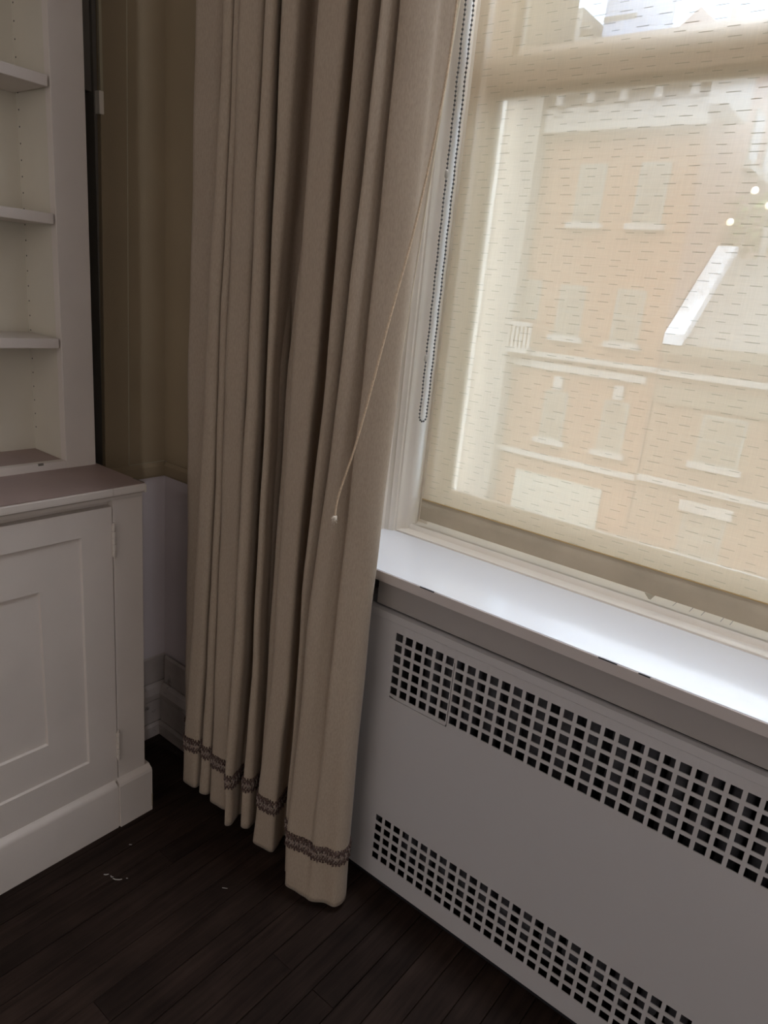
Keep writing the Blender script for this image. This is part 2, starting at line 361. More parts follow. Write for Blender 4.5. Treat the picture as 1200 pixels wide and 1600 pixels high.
# narrow filler strip above, in the gap between bookcase and wall
child(box('filler_strip', (-1.70, 0.87, 1.692), (-1.612, 0.945, 3.6), M_dark, bev=0.003), wl)
child(box('catch_block', (XL-0.02, 0.929, 1.648), (XL+0.003, 0.940, 1.694), M_trim, bev=0.002), wl)
child(box('edge_bead', (XL-0.006, 0.933, 1.694), (XL+0.0015, 0.9395, 3.6), M_seam), wl)

# window wall
ww = empty('wall_window', (0, 1.2, 0), kind='structure')
child(box('wall_pier', (-1.72, YW+0.012, -0.01), (-0.985, 1.55, 3.6), M_lower), ww)
child(box('lower_panel', (-1.60, YW, 0.0), (-0.985, YW+0.012, 0.803), M_lower), ww)
child(box('board', (-1.60, YW, 0.842), (-1.30, YW+0.012, 3.6), M_olive, bev=0.0012), ww)
child(box('board', (-1.299, YW, 0.842), (-0.985, YW+0.012, 3.6), M_olive, bev=0.0012), ww)
child(box('wall_pier', (0.48, YW, -0.01), (2.7, 1.55, 3.6), M_lower), ww)
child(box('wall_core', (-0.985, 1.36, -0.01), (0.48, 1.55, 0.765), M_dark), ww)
child(box('wall_core', (-0.985, YW, 3.42), (0.48, 1.55, 3.6), M_lower), ww)

# chair rails
prism('trim_1', [(XL-0.014, 0.803), (XL+0.006, 0.803), (XL+0.008, 0.809), (XL+0.008, 0.832), (XL+0.002, 0.842), (XL-0.014, 0.842)], 'y', 0.72, YW, M_olive, kind='structure')
prism('trim_2', [(YW+0.012, 0.803), (YW-0.006, 0.803), (YW-0.008, 0.809), (YW-0.008, 0.832), (YW-0.002, 0.842), (YW+0.012, 0.842)], 'x', XL+0.008, -0.99, M_olive, kind='structure')
# baseboards built up of shoe, board, cap and band
def baseboard(name, axis, face, sgn, a, b):
    root = empty(name, (face if axis == 'y' else 0, face if axis == 'x' else 0, 0), kind='structure')
    segs = [('shoe', [(0, 0.0), (0.026, 0.0), (0.026, 0.034), (0.020, 0.043), (0, 0.043)]),
            ('skirting', [(0, 0.046), (0.019, 0.046), (0.019, 0.117), (0.016, 0.120), (0, 0.120)]),
            ('cap', [(0, 0.123), (0.022, 0.123), (0.024, 0.140), (0.018, 0.160), (0.010, 0.170), (0, 0.170)]),
            ('upper_band', [(0, 0.172), (0.007, 0.172), (0.007, 0.252), (0.003, 0.258), (0, 0.258)])]
    for nm, pr in segs:
        o = prism(nm, [(face + sgn*(p-0.004), z) for p, z in pr], axis, a, b, M_base); child(o, root)
baseboard('baseboard_left', 'y', XL, 1, 0.70, YW)
baseboard('baseboard_window', 'x', YW-0.012, -1, XL+0.02, -0.87)

# ------------------------------------------------------------------ window
wn = empty('window_1', (-0.25, 1.4, 0.79), kind='structure')
def W_(o): return child(o, wn)
XR = 0.42                     # right inner reveal
# moulded left jamb (plan profile runs up the full height)
jamb = [(-0.972, YW+0.0), (-0.966, 1.150), (-0.963, 1.256), (-0.9605, 1.259), (-0.958, 1.279), (-0.953, 1.281), (-0.948, 1.2825),
        (-0.9465, 1.281), (-0.944, 1.2835), (-0.936, 1.287), (-0.9345, 1.291), (-0.9305, 1.2925), (-0.928, 1.300), (-0.925, 1.309),
        (-0.9195, 1.313), (-0.9150, 1.320), (-0.9125, 1.329), (-0.9120, 1.339), (-0.9135, 1.349), (-0.9165, 1.358), (-0.9205, 1.364),
        (-0.9215, 1.367), (-1.0, 1.367), (-1.0, YW+0.0)]
o = W_(prism('jamb_moulding', jamb, 'z', 0.765, 3.43, M_trim)); autosmooth(o, 38)
jr = [(XR - 0.50 - x - 0.0, y) for x, y in jamb]
o = W_(prism('jamb_moulding', jr, 'z', 0.765, 3.43, M_trim)); autosmooth(o, 38)
W_(box('side_channel', (-0.99, 1.3672, 0.80), (-0.893, 1.392, 3.43), M_trim, bev=0.002))
W_(box('side_channel', (XR-0.03, 1.3672, 0.80), (XR+0.07, 1.392, 3.43), M_trim, bev=0.002))
W_(box('head_casing', (-0.99, 1.25, 3.38), (XR+0.07, 1.392, 3.43), M_trim, bev=0.003))
# stool mould behind the sill
sm = [(1.292, 0.775), (1.292, 0.7935), (1.318, 0.7945), (1.320, 0.7955), (1.3225, 0.8015), (1.327, 0.8055), (1.3335, 0.8065), (1.339, 0.805),
      (1.342, 0.8025), (1.392, 0.8015), (1.392, 0.775)]
o = W_(prism('stool_moulding', sm, 'x', -0.952, XR+0.03, M_trim)); autosmooth(o, 30)
W_(box('outer_sill', (-1.0, 1.392, 0.74), (XR+0.08, 1.62, 0.792), M_stone))
# lower sash y 1.40..1.44 ; upper sash y 1.445..1.485
def sash(name, y0, y1, z0, z1, sw, rb, rt, x0, x1, par_label=None):
    s = empty(name, (0, 0, 0)); s.parent = wn; s.matrix_parent_inverse = Matrix.Translation(-wn.location)
    ym = (y0+y1)/2
    def st(a, b, c, d, nm):
        box(nm, (a, y0, c), (b, y1, d), M_trim, s, bev=0.002)
    st(x0, x0+sw, z0, z1, 'stile'); st(x1-sw, x1, z0, z1, 'stile')
    st(x0+sw, x1-sw, z0, z0+rb, 'rail'); st(x0+sw, x1-sw, z1-rt, z1, 'rail')
    # inner glazing mould, stepped
    g = 0.016
    bm = bmesh.new()
    addbox(bm, (x0+sw-0.001, y0+0.012, z0+rb-0.001), (x0+sw+g, y1-0.006, z1-rt+0.001))
    addbox(bm, (x1-sw-g, y0+0.012, z0+rb-0.001), (x1-sw+0.001, y1-0.006, z1-rt+0.001))
    addbox(bm, (x0+sw+g, y0+0.012, z1-rt-g), (x1-sw-g, y1-0.006, z1-rt+0.001))
    finish(bm, 'glazing_moulding', M_sashtan, s)
    prism('rail_moulding', [(y0+0.004, z0+rb-0.001), (y1-0.004, z0+rb-0.001), (y1-0.004, z0+rb+0.006), (ym+0.004, z0+rb+g), (ym-0.004, z0+rb+g), (y0+0.008, z0+rb+0.006)], 'x', x0+sw+g, x1-sw-g, M_trim, s)
    box('pane', (x0+sw+g-0.004, ym, z0+rb+g-0.004), (x1-sw-g+0.004, ym+0.003, z1-rt-g+0.004), M_glass, s)
sash('lower_sash', 1.400, 1.440, 0.800, 1.812, 0.042, 0.074, 0.052, -0.930, XR+0.01)
sash('upper_sash', 1.448, 1.488, 1.790, 3.41, 0.062, 0.042, 0.05, -0.945, XR+0.02)  # stretched unseen above the blind to let more sky onto the sill
# outer frame behind the sashes
W_(box('outer_frame', (-1.0, 1.392, 0.79), (-0.932, 1.55, 3.43), M_trim))
W_(box('outer_frame', (XR+0.012, 1.392, 0.79), (XR+0.08, 1.55, 3.43), M_trim))

# ------------------------------------------------------------------ window sill board (radiator shelf)
ws = empty('window_sill', (-0.4, 1.18, 0.77), label='long white glossy sill board below the roller blind, on top of the radiator cover', cat='sill')
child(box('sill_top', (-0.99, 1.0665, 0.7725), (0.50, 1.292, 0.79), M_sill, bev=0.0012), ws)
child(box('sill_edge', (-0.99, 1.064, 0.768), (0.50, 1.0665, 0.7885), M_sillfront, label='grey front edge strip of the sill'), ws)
for (xa, xb) in ((-0.694, -0.660), (-0.325, -0.293), (-0.257, -0.238)):
    child(box('edge_chip', (xa, 1.0634, 0.7878), (xb, 1.0655, 0.7892), M_black, label='dark chip along the sill edge'), ws)
# brown triangle and thin cracks on the ledge behind the stool mould
child(prism('ledge_triangle', [(-0.359, 1.386), (-0.338, 1.388), (-0.337, 1.350)], 'z', 0.8015, 0.8022, M_sashtan, label='small brown triangle on the ledge'), wn)
for xq in (-0.296, -0.264, -0.242, -0.207, -0.19):
    child(box('paint_crack', (xq, 1.350, 0.8014), (xq+0.0012, 1.390, 0.8021), M_fascia), wn)
# ------------------------------------------------------------------ radiator cover
rc = empty('radiator_cover', (-0.3, 1.09, 0), label='grey-white metal radiator cover with two bands of square holes under the sill', cat='radiator cover')
YC = 1.085; XA = -0.868; XB = 0.46
PIT = 0.0254
nc = 46
gx = [-0.743 + i*PIT for i in range(nc)]
zu = [0.6485 - j*PIT for j in range(6)]
zl = [0.1850 - j*0.0260 for j in range(5)]
TH = 0.0022
def C_(o): return child(o, rc)
door_cols = 6
# front panel is one plate; the little access door (6 x 6 holes) is let into its upper left corner
holesU = [(gx[i], z) for i in range(door_cols, nc) for z in zu]
holesU += [(gx[i], zu[0]) for i in range(door_cols)]
DX0, DX1, DZ0, DZ1 = gx[0]-0.0095, gx[5]+0.0127, zu[5]-0.0200, zu[0]
# upper-right band
def cover_plate():
    H = 0.0182/2
    xs = {XA, XB, round(DX0, 5), round(DX1, 5)}; zs = {0.022, 0.6775, round(DZ0, 5)}
    holes = [(gx[i], z) for i in range(nc) for z in zu] + [(x, z) for x in gx for z in zl]
    for cx, cz in holes: xs.update((round(cx-H, 5), round(cx+H, 5))); zs.update((round(cz-H, 5), round(cz+H, 5)))
    zs.add(round(DZ1, 5))
    xs = sorted(xs); zs = sorted(zs)
    bm = bmesh.new(); V = {}; bm2 = bmesh.new(); V2 = {}
    def inhole(x, z):
        return any(abs(x-cx) < H and abs(z-cz) < H for cx, cz in holes)
    colsx = [g for g in gx]
    def inh(x, z):
        i = round((x - gx[0]) / PIT)
        if i < 0 or i >= nc or abs(x-gx[i]) > H: return False
        return any(abs(z-c) < H for c in zu) or any(abs(z-c) < H for c in zl)
    def put(bm, V, i, j, y):
        q = []
        for a, b in ((i, j), (i+1, j), (i+1, j+1), (i, j+1)):
            if (a, b) not in V: V[(a, b)] = bm.verts.new((xs[a], y, zs[b]))
            q.append(V[(a, b)])
        bm.faces.new(q)
    for i in range(len(xs)-1):
        for j in range(len(zs)-1):
            cx, cz = (xs[i]+xs[i+1])/2, (zs[j]+zs[j+1])/2
            if inh(cx, cz): continue
            if DX0 < cx < DX1 and DZ0 < cz < DZ1: put(bm2, V2, i, j, YC-0.0006)
            else: put(bm, V, i, j, YC)
    for b in (bm, bm2):
        r = bmesh.ops.extrude_face_region(b, geom=b.faces[:])
        bmesh.ops.translate(b, verts=[g for g in r['geom'] if isinstance(g, bmesh.types.BMVert)], vec=(0, TH, 0))
    C_(finish(bm, 'front_panel', M_cover))
    # shrink the door a hair so that a dark slit shows around it
    cx, cz = (DX0+DX1)/2, (DZ0+DZ1)/2
    for v in bm2.verts:
        if abs(v.co.x-DX0) < 1e-4: v.co.x += 0.0007
        if abs(v.co.x-DX1) < 1e-4: v.co.x -= 0.0013
        if abs(v.co.z-DZ0) < 1e-4:
            v.co.z += 0.0018
            if abs(v.co.x-DX0) < 2e-3 or abs(v.co.x-DX1) < 2e-3: v.co.z += 0.0035
        if abs(v.co.z-DZ1) < 1e-4: v.co.z -= 0.0004
    C_(finish(bm2, 'access_door', M_cover, label='small perforated access door with rounded lower corners'))
cover_plate()
# bent top flange of the panel with shallow dents between the holes, then fascia under the shelf
bm = bmesh.new()
addprism(bm, [(YC, 0.6775), (YC-0.0035, 0.680), (YC-0.0035, 0.6965), (YC+0.006, 0.6985), (YC+0.012, 0.6985), (YC+0.012, 0.6775)], 'x', XA, XB)
C_(finish(bm, 'top_flange', M_cover))
bm = bmesh.new()
for i in range(nc):                 # soft vertical ribs pressed above the hole band
    x = gx[i] + PIT/2; H = 0.0075
    addprism(bm, [(x-H, YC+0.0002), (x-0.0015, YC-0.0003), (x+0.0015, YC-0.0003), (x+H, YC+0.0002)], 'z', 0.6605, 0.6775)
o = C_(finish(bm, 'pressed_rib', M_cover, kind='stuff'))
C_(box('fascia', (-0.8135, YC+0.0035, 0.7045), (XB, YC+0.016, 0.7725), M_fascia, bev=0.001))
C_(box('end_panel', (XA, YC+TH, 0.022), (XA+0.02, 1.30, 0.70), M_cover))
C_(box('end_panel', (XB-0.02, YC+TH, 0.022), (XB, 1.30, 0.765), M_cover))
C_(box('floor_gap_shade', (XA, YC+0.012, 0.0), (XB, YC+0.03, 0.026), M_black))  # black strip standing for the shadow gap along the floor
C_(box('cavity_shade', (XA+0.02, 1.335, 0.01), (XB-0.02, 1.345, 0.76), M_black))  # added black sheet standing for the darkness inside the cover

# radiator inside: cast columns glimpsed through the holes
rad = empty('radiator', (-0.25, 1.2, 0), label='dark dusty column radiator glimpsed through the holes of the cover', cat='radiator')
def col_mesh():
    bm = bmesh.new()
    for yy in (1.165, 1.205, 1.245):
        addtube(bm, [(0, yy, 0.03), (0, yy, 0.10), (0, yy, 0.60), (0, yy, 0.68)], [0.010, 0.017, 0.017, 0.012], 8)
    addtube(bm, [(0, 1.150, 0.66), (0, 1.26, 0.66)], 0.018, 8); addtube(bm, [(0, 1.150, 0.09), (0, 1.26, 0.09)], 0.018, 8)
    bmesh.ops.recalc_face_normals(bm, faces=bm.faces[:])
    me = bpy.data.meshes.new('column'); bm.to_mesh(me); bm.free(); me.materials.append(M_rad)
    for p in me.polygons: p.use_smooth = True
    return me
cm = col_mesh()
for i in range(20):
    o = link('column', cm, None, rad); o.matrix_parent_inverse = Matrix.Translation(-rad.location); o.location = (-0.70 + i*0.052, 0, 0)
child(box('foot', (-0.71, 1.18, 0.0), (-0.69, 1.23, 0.05), M_rad), rad); child(box('foot', (0.28, 1.18, 0.0), (0.30, 1.23, 0.05), M_rad), rad)
bm = bmesh.new(); addtube(bm, [(-0.70, 1.205, 0.09), (0.29, 1.205, 0.09)], 0.014, 8); child(finish(bm, 'header_pipe', M_rad, smooth=True), rad)
bm = bmesh.new(); addtube(bm, [(-0.70, 1.205, 0.66), (0.29, 1.205, 0.66)], 0.014, 8); child(finish(bm, 'header_pipe', M_rad, smooth=True), rad)

# ------------------------------------------------------------------ lower cabinet
XF = -1.3236
cab = empty('base_cabinet', (-1.45, 0.3, 0), label='white painted base cabinet with panelled door and skirting, below the open shelves', cat='cabinet')
def K_(o): return child(o, cab)
DY1 = 0.782; DY0 = 0.02
K_(box('carcass', (-1.66, -0.50, 0.0), (XF-0.022, 0.855, 0.8515), M_white))
K_(box('end_stile', (XF-0.022, 0.7845, 0.125), (XF, 0.857, 0.8515), M_white, bev=0.0015))
K_(box('mid_stile', (XF-0.022, -0.05, 0.125), (XF, 0.018, 0.8515), M_white, bev=0.0015))
# door: frame, recessed step panel, raised field
def cab_door(ya, yb):
    d = empty('door', (XF, yb, 0.5)); d.parent = cab; d.matrix_parent_inverse = Matrix.Translation(-cab.location)
    def D_(o): return child(o, d)
    z0, z1 = 0.128, 0.838
    f = [(ya, z0), (yb, z0), (yb, z1), (ya, z1)]
    # frame built as a ring with a chamfered inner edge
    def ring(name, outer, inner, xo, xi, xb, m):
        bm = bmesh.new()
        A = [bm.verts.new((xo, y, z)) for y, z in outer]; B = [bm.verts.new((xo, y, z)) for y, z in inner]
        Cc = [bm.verts.new((xi, y, z)) for y, z in [(i[0] + s[0]*0.0026, i[1] + s[1]*0.0026) for i, s in zip(inner, ((1, 1), (-1, 1), (-1, -1), (1, -1)))]]
        E_ = [bm.verts.new((xb, y, z)) for y, z in outer]
        for i in range(4):
            j = (i+1) % 4
            bm.faces.new((A[i], A[j], B[j], B[i])); bm.faces.new((B[i], B[j], Cc[j], Cc[i])); bm.faces.new((A[j], A[i], E_[i], E_[j]))
        bm.faces.new(E_[::-1])
        return D_(finish(bm, name, m))
    y_in0, y_in1, zi0, zi1 = ya+0.070, yb-0.0705, 0.217, 0.781
    inner = [(y_in0, zi0), (y_in1, zi0), (y_in1, zi1), (y_in0, zi1)]
    ring('door_frame', f, inner, XF-0.0005, XF-0.0062, XF-0.02, M_white)
    o2 = [(y_in0-0.001, zi0-0.001), (y_in1+0.001, zi0-0.001), (y_in1+0.001, zi1+0.001), (y_in0-0.001, zi1+0.001)]
    yf = y_in1-0.090; yg = y_in0+0.090
    i2 = [(yg, 0.309), (yf, 0.309), (yf, 0.680), (yg, 0.680)]
    ring('inner_frame', o2, i2, XF-0.0064, XF-0.0125, XF-0.019, M_white)
    D_(box('door_panel', (XF-0.019, i2[0][0]-0.002, 0.307), (XF-0.0120, yf+0.002, 0.682), M_white))
    for zc in (0.722+0.038, 0.231):
        h = empty('hinge', (XF+0.003, yb+0.0015, zc)); h.parent = d; h.matrix_parent_inverse = Matrix.Translation(-d.location)
        # knuckled barrel in one mesh
        bm = bmesh.new()
        n = 5; hh = 0.076/n
        for q in range(n):
            za = -0.038 + q*hh
            addtube(bm, [(0, 0, za+0.0006), (0, 0, za+hh-0.0006)], 0.0042, 10)
        addtube(bm, [(0, 0, -0.042), (0, 0, 0.042)], 0.0028, 8)
        addbox(bm, (-0.004, -0.003, -0.037), (-0.0026, 0.007, 0.037))
        me = bpy.data.meshes.new('hinge'); bmesh.ops.recalc_face_normals(bm, faces=bm.faces[:]); bm.to_mesh(me); bm.free(); me.materials.append(M_metalpaint)
        bpy.data.objects.remove(h)
        ho = link('hinge', me, None, d); ho.matrix_parent_inverse = Matrix.Translation(-d.location); ho.location = (XF+0.0035, yb+0.0015, zc)
    return d
cab_door(DY0, DY1)
cab_door(-0.47, -0.052)
# skirting with a rounded cap, and the square plinth block at the end
pl = [(XF-0.02, 0.0), (XF+0.0125, 0.0), (XF+0.0125, 0.117), (XF+0.0115, 0.121), (XF+0.0085, 0.127), (XF+0.003, 0.130), (XF+0.0, 0.134), (XF-0.02, 0.134)]
o = K_(prism('skirting', pl, 'y', -0.42, 0.774, M_white)); autosmooth(o, 50)
bm = bmesh.new()
addprism(bm, [(XF-0.02, 0.0), (XF+0.016, 0.0), (XF+0.016, 0.120), (XF+0.0135, 0.127), (XF+0.006, 0.132), (XF+0.001, 0.136), (XF-0.02, 0.136)], 'y', 0.7785, 0.868)
K_(finish(bm, 'plinth_block', M_white))
K_(box('block_joint', (XF-0.02, 0.774, 0.0), (XF+0.0105, 0.7785, 0.12), M_white))
# chips of bare wood on the block's outer corner
K_(box('chipped_patch', (XF+0.012, 0.8660, 0.012), (XF+0.0166, 0.8686, 0.050), M_olive, label='bare chipped spot at the block corner'))

ct = empty('countertop', (-1.4, 0.3, 0.87), label='pinkish brown painted counter slab on the white base cabinet', cat='countertop')
bm = bmesh.new(); addbox(bm, (-1.64, -0.42, 0.8835), (-1.309, 0.8535, 0.8850))
child(finish(bm, 'top_surface', M_counter), ct)
def nosing(ya, yb):
    pr = [(-1.64, 0.8525), (XF+0.0025, 0.8525), (XF+0.0035, 0.8600), (XF+0.0095, 0.8625), (XF+0.0145, 0.866), (XF+0.0150, 0.8700), (XF+0.0150, 0.8800), (XF+0.0130, 0.8835), (-1.64, 0.8835)]
    o = child(prism('nosing', pr, 'y', ya, yb, M_white, label='white front nosing of the counter'), ct); return o
nosing(-0.42, 0.7772); nosing(0.7778, 0.8545)
child(box('end_cap', (XF-0.02, 0.8545, 0.862), (XF+0.013, 0.859, 0.880), M_trim, bev=0.001), ct)
# worn dark chip on the rear/front corner of the counter
child(box('worn_corner', (-1.352, 0.8510, 0.8832), (-1.311, 0.8548, 0.8853), M_dark, label='dark worn spot at the counter corner'), ct)

# ------------------------------------------------------------------ open bookcase
XBf = -1.497
bk = empty('bookcase', (-1.57, 0.3, 0.885), label='white built-in bookcase with open shelves and peg holes, above the counter', cat='bookcase')
def B_(o): return child(o, bk)
B_(box('stile', (XBf-0.022, 0.7755, 0.885), (XBf, 0.8465, 2.60), M_white, bev=0.0015))
B_(box('stile', (XBf-0.022, -0.42, 0.885), (XBf, -0.35, 2.60), M_white, bev=0.0015))
B_(box('side_panel', (-1.66, 0.7765, 0.885), (XBf-0.0225, 0.802, 2.60), M_whitein))
B_(box('side_panel', (-1.66, -0.40, 0.885), (XBf-0.0225, -0.374, 2.60), M_whitein))
B_(box('back_panel', (-1.662, -0.40, 0.885), (-1.642, 0.7765, 2.60), M_whitein))
B_(box('bottom_rail', (XBf-0.020, -0.35, 0.885), (XBf-0.001, 0.7755, 0.9025), M_white, bev=0.0012))
B_(box('bottom_board', (-1.642, -0.35, 0.887), (XBf-0.0205, 0.7755, 0.9015), M_counter, label='pinkish brown bottom board'))
B_(box('worn_spot', (-1.5195, 0.742, 0.8995), (-1.505, 0.756, 0.9018), M_dark, label='dark worn spot on the bottom board'))
B_(box('worn_spot', (XBf-0.004, 0.712, 0.898), (XBf-0.0006, 0.724, 0.9028), M_dark, label='dark chip on the bottom rail'))
for zt in (1.673, 1.423, 1.173, 1.925, 2.175):
    s = B_(box('shelf', (-1.641, -0.35, zt-0.0205), (XBf-0.002, 0.7715, zt), M_white, bev=0.0022))
bm = bmesh.new()
z = 0.955
while z < 2.5:
    for (yy, d) in ((0.7765, 1),):
        addtube(bm, [(-1.6335, 0.7762, z), (-1.6335, 0.7770, z)], 0.0018, 8)
    z += 0.0318
o = B_(finish(bm, 'peg_hole', M_black, kind='stuff'))

# ------------------------------------------------------------------ curtain
ZL = [0.02, 0.20, 0.47, 0.73, 1.17, 1.82]
TR = [   # (depth at hem, depth at top), x at the six heights above, share of the pleat that faces the room, back-lean of its flank
    ((1.022, 1.015), [-1.385, -1.383, -1.382, -1.382, -1.382, -1.366], 0.55, 0.2),
    ((0.977, 0.977), [-1.331, -1.322, -1.303, -1.285, -1.266, -1.229], 0.75, 0.2),
    ((0.981, 0.982), [-1.263, -1.256, -1.241, -1.230, -1.224, -1.203], 0.60, 0.2),
    ((0.979, 0.976), [-1.219, -1.212, -1.206, -1.203, -1.197, -1.184], 0.62, 0.3),
    ((0.950, 0.955), [-1.121, -1.124, -1.114, -1.107, -1.101, -1.089], 0.42, 0.3),
    ((0.976, 0.968), [-1.090, -1.084, -1.069, -1.066, -1.060, -1.065], 0.55, 0.2),
    ((0.992, 1.022), [-1.050, -1.046, -1.046, -1.046, -1.045, -0.998], 0.40, 0.1),
    ((0.964, 0.958), [-1.030, -1.018, -0.992, -0.990, -0.979, -0.961], 0.50, 0.32),
    ((0.955, 0.950), [-0.905, -0.912, -0.908, -0.908, -0.884, -0.867], 0.40, 0.0),
    ((0.929, 0.935), [-0.879, -0.884, -0.870, -0.865, -0.832, -0.805], 0.8, 0.0),
]
def lerp_at(vals, z):
    if z >= ZL[-1]: return vals[-1]
    for i in range(len(ZL)-1):
        if z <= ZL[i+1]:
            t = max(0.0, (z-ZL[i])/(ZL[i+1]-ZL[i])); return vals[i]*(1-t) + vals[i+1]*t
def curtain_ctrl(z):
    P = [(-1.395, 1.045)]
    n = len(TR)
    tz = max(0.0, min(1.0, z/1.8))
    X = [lerp_at(t[1], z) for t in TR]; Y = [t[0][0]*(1-tz) + t[0][1]*tz for t in TR]
    yR = lerp_at([0.968, 0.970, 0.976, 0.982, 0.986, 0.990], z); R = (lerp_at([-0.745, -0.749, -0.751, -0.752, -0.739, -0.729], z)*yR/0.966, yR)
    for i in range(n-1):
        x, y, f, s = X[i], Y[i], TR[i][2], TR[i][3]; x2, y2 = X[i+1], Y[i+1]; w = x2 - x
        if i == 4: f = f + 0.25*tz
        if i == 7: f = f + 0.12*tz
        k_ = max(0.0, min(1.0, (w-0.02)/0.02))
        P.append((x-0.0012, y+0.008)); P.append((x+0.0015+0.0025*k_, y))
        P.append((x+w*f*0.55, y-0.001*k_)); P.append((x+w*f, y+0.002+0.005*k_))
        D = 1.044 - y
        P.append((x+w*f+0.003*k_-s*D*0.25, y+0.3*D)); P.append((x+w*f+0.003*k_-s*D*0.8, y+0.85*D))
        P.append(((x+w*f-s*D*0.8+x2)*0.5, 1.045)); P.append((x2-0.003, 1.037))
    x, y = X[-1], Y[-1]; W2 = R[0] - x
    c = lerp_at([0.44, 0.45, 0.47, 0.50, 0.43, 0.28], z); dep = lerp_at([0.002, 0.008, 0.024, 0.032, 0.040, 0.050], z)
    P.append((x-0.001, y+0.010)); P.append((x+0.004, y))
    P.append((x+W2*c*0.6, y+0.002+0.15*dep)); P.append((x+W2*(c-0.06), y+0.7*dep+0.002)); P.append((x+W2*(c+0.04), y+dep+0.003))
    P.append((x+W2*(c+0.14), y+0.004+0.30*dep)); P.append((0.55*(x+W2*(c+0.16)) + 0.45*R[0], 0.6*(y+0.010) + 0.4*R[1])); P.append((R[0]-0.0045, R[1]-0.009)); P.append((R[0]+0.001, R[1]+0.008))
    ex = lerp_at([-0.800, -0.800, -0.800, -0.806, -0.786, -0.735], z)
    P.append((R[0]-0.003, R[1]+0.026)); P.append((0.5*(R[0]-0.003)+0.5*ex, 0.5*(R[1]+0.026)+0.521)); P.append((ex, 1.042))
    return P
def spline(P, per=5):
    out = []
    n = len(P)
    for i in range(n-1):
        p0 = P[max(i-1, 0)]; p1 = P[i]; p2 = P[i+1]; p3 = P[min(i+2, n-1)]
        # centripetal-ish: damp tangents by segment length
        d = math.dist(p1, p2) or 1e-6
        def tan(a, b, c):
            da = math.dist(a, b) or 1e-6; dc = math.dist(b, c) or 1e-6
            return tuple((((b[k]-a[k])/da*dc + (c[k]-b[k])/dc*da)/(da+dc)) for k in (0, 1))
        t1 = tan(p0, p1, p2) if i > 0 else tuple((p2[k]-p1[k])/d for k in (0, 1))
        t2 = tan(p1, p2, p3) if i < n-2 else tuple((p2[k]-p1[k])/d for k in (0, 1))
        for s in range(per):
            u = s/per; u2 = u*u; u3 = u2*u
            out.append(tuple((2*u3-3*u2+1)*p1[k] + (u3-2*u2+u)*d*t1[k] + (-2*u3+3*u2)*p2[k] + (u3-u2)*d*t2[k] for k in (0, 1)))
    out.append(P[-1])
    return out
def wob(x, z):
    return 0.0012*math.sin(9*z + 31*x) + 0.0008*math.sin(23*z + 57*x + 1)
def curtain_row(z):
    return [(px, py + wob(px, z)*(1 if py < 1.03 else 0.2), z) for px, py in spline(curtain_ctrl(z))]
zs = [0.018, 0.03, 0.06, 0.09, 0.12, 0.15, 0.18] + [0.24 + i*0.055 for i in range(32)] + [2.05, 2.25, 2.5, 2.85, 3.2, 3.46]
cur = empty('curtain', (-1.05, 1.0, 0.0), label='long taupe pleated curtain with braided trim near the hem, left of the window', cat='curtain')
bm = bmesh.new(); rows = [[bm.verts.new(p) for p in curtain_row(z)] for z in zs]
for a, b in zip(rows, rows[1:]):
    for i in range(len(a)-1): bm.faces.new((a[i], a[i+1], b[i+1], b[i]))
me = bpy.data.meshes.new('cloth'); bm.to_mesh(me); bm.free()
for p in me.polygons: p.use_smooth = True
cloth = link('cloth', me, M_curtain); child(cloth, cur)
so_ = cloth.modifiers.new('thick', 'SOLIDIFY'); so_.thickness = 0.0016; so_.offset = 0
# pale stitched side edge of the return
bm = bmesh.new()
pts = []
for i in range(57):
    z = 0.03 + i*0.061; px, py, _ = curtain_row(z)[-1]; pts.append((px+0.0008, py+0.0005, z))
addtube(bm, pts, 0.0021, 6)
child(finish(bm, 'side_edge', M_hemedge, smooth=True, label='pale stitched edge'), cur)
# braided trim: interlaced gimp cords following the folds
M_br1 = mat('trim_cord_brown', (0.115, 0.075, 0.065), 0.75, 0.2, 0.3, 200)
M_br2 = mat('trim_cord_grey', (0.33, 0.265, 0.23), 0.75, 0.2, 0.3, 200)
def resample(row, step):
    out = []; acc = 0.0; last = row[0]; out.append((Vector(last), 0.0))
    total = 0.0
    pts = [Vector(p) for p in row]
    d = [0]
    for a, b in zip(pts, pts[1:]): total += (b-a).length; d.append(total)
    n = int(total/step); j = 0; res = []
    for i in range(n+1):
        s = i*step
        while j < len(d)-2 and d[j+1] < s: j += 1
        t = (s-d[j])/max(d[j+1]-d[j], 1e-9); p = pts[j].lerp(pts[j+1], min(t, 1)); tg = (pts[j+1]-pts[j]).normalized()
        res.append((p, tg, s))
    return res
zt = 0.147
base_row = resample(curtain_row(zt), 0.0019)
def braid(name, m, parts, par):
    bm = bmesh.new()
    for (amp, z0, wl, ph, r) in parts:
        pts = []
        for p, tg, s in base_row:
            nrm = Vector((tg.y, -tg.x, 0))
            a = 2*math.pi*s/wl + ph
            jit = 0.0006*math.sin(s*700+ph*3)
            # looping path: advances and folds back on itself, like gimp
            q = p + tg*(0.0030*math.sin(2*a)) + Vector((0, 0, z0-zt + amp*math.sin(a) + jit)) + nrm*(0.0022 + 0.0014*math.cos(a*1.0+ph) )
            pts.append(q)
        addtube(bm, pts, r, 5, cap=True)
    return child(finish(bm, name, m, smooth=True, kind='stuff'), par)
braid('trim_braid', M_br1, [(0.0095, 0.1615, 0.0125, 0.0, 0.0016), (0.0095, 0.1615, 0.0125, 3.14, 0.0016), (0.0095, 0.1385, 0.0125, 1.57, 0.0016), (0.0095, 0.1385, 0.0125, 4.71, 0.0016)], cur)
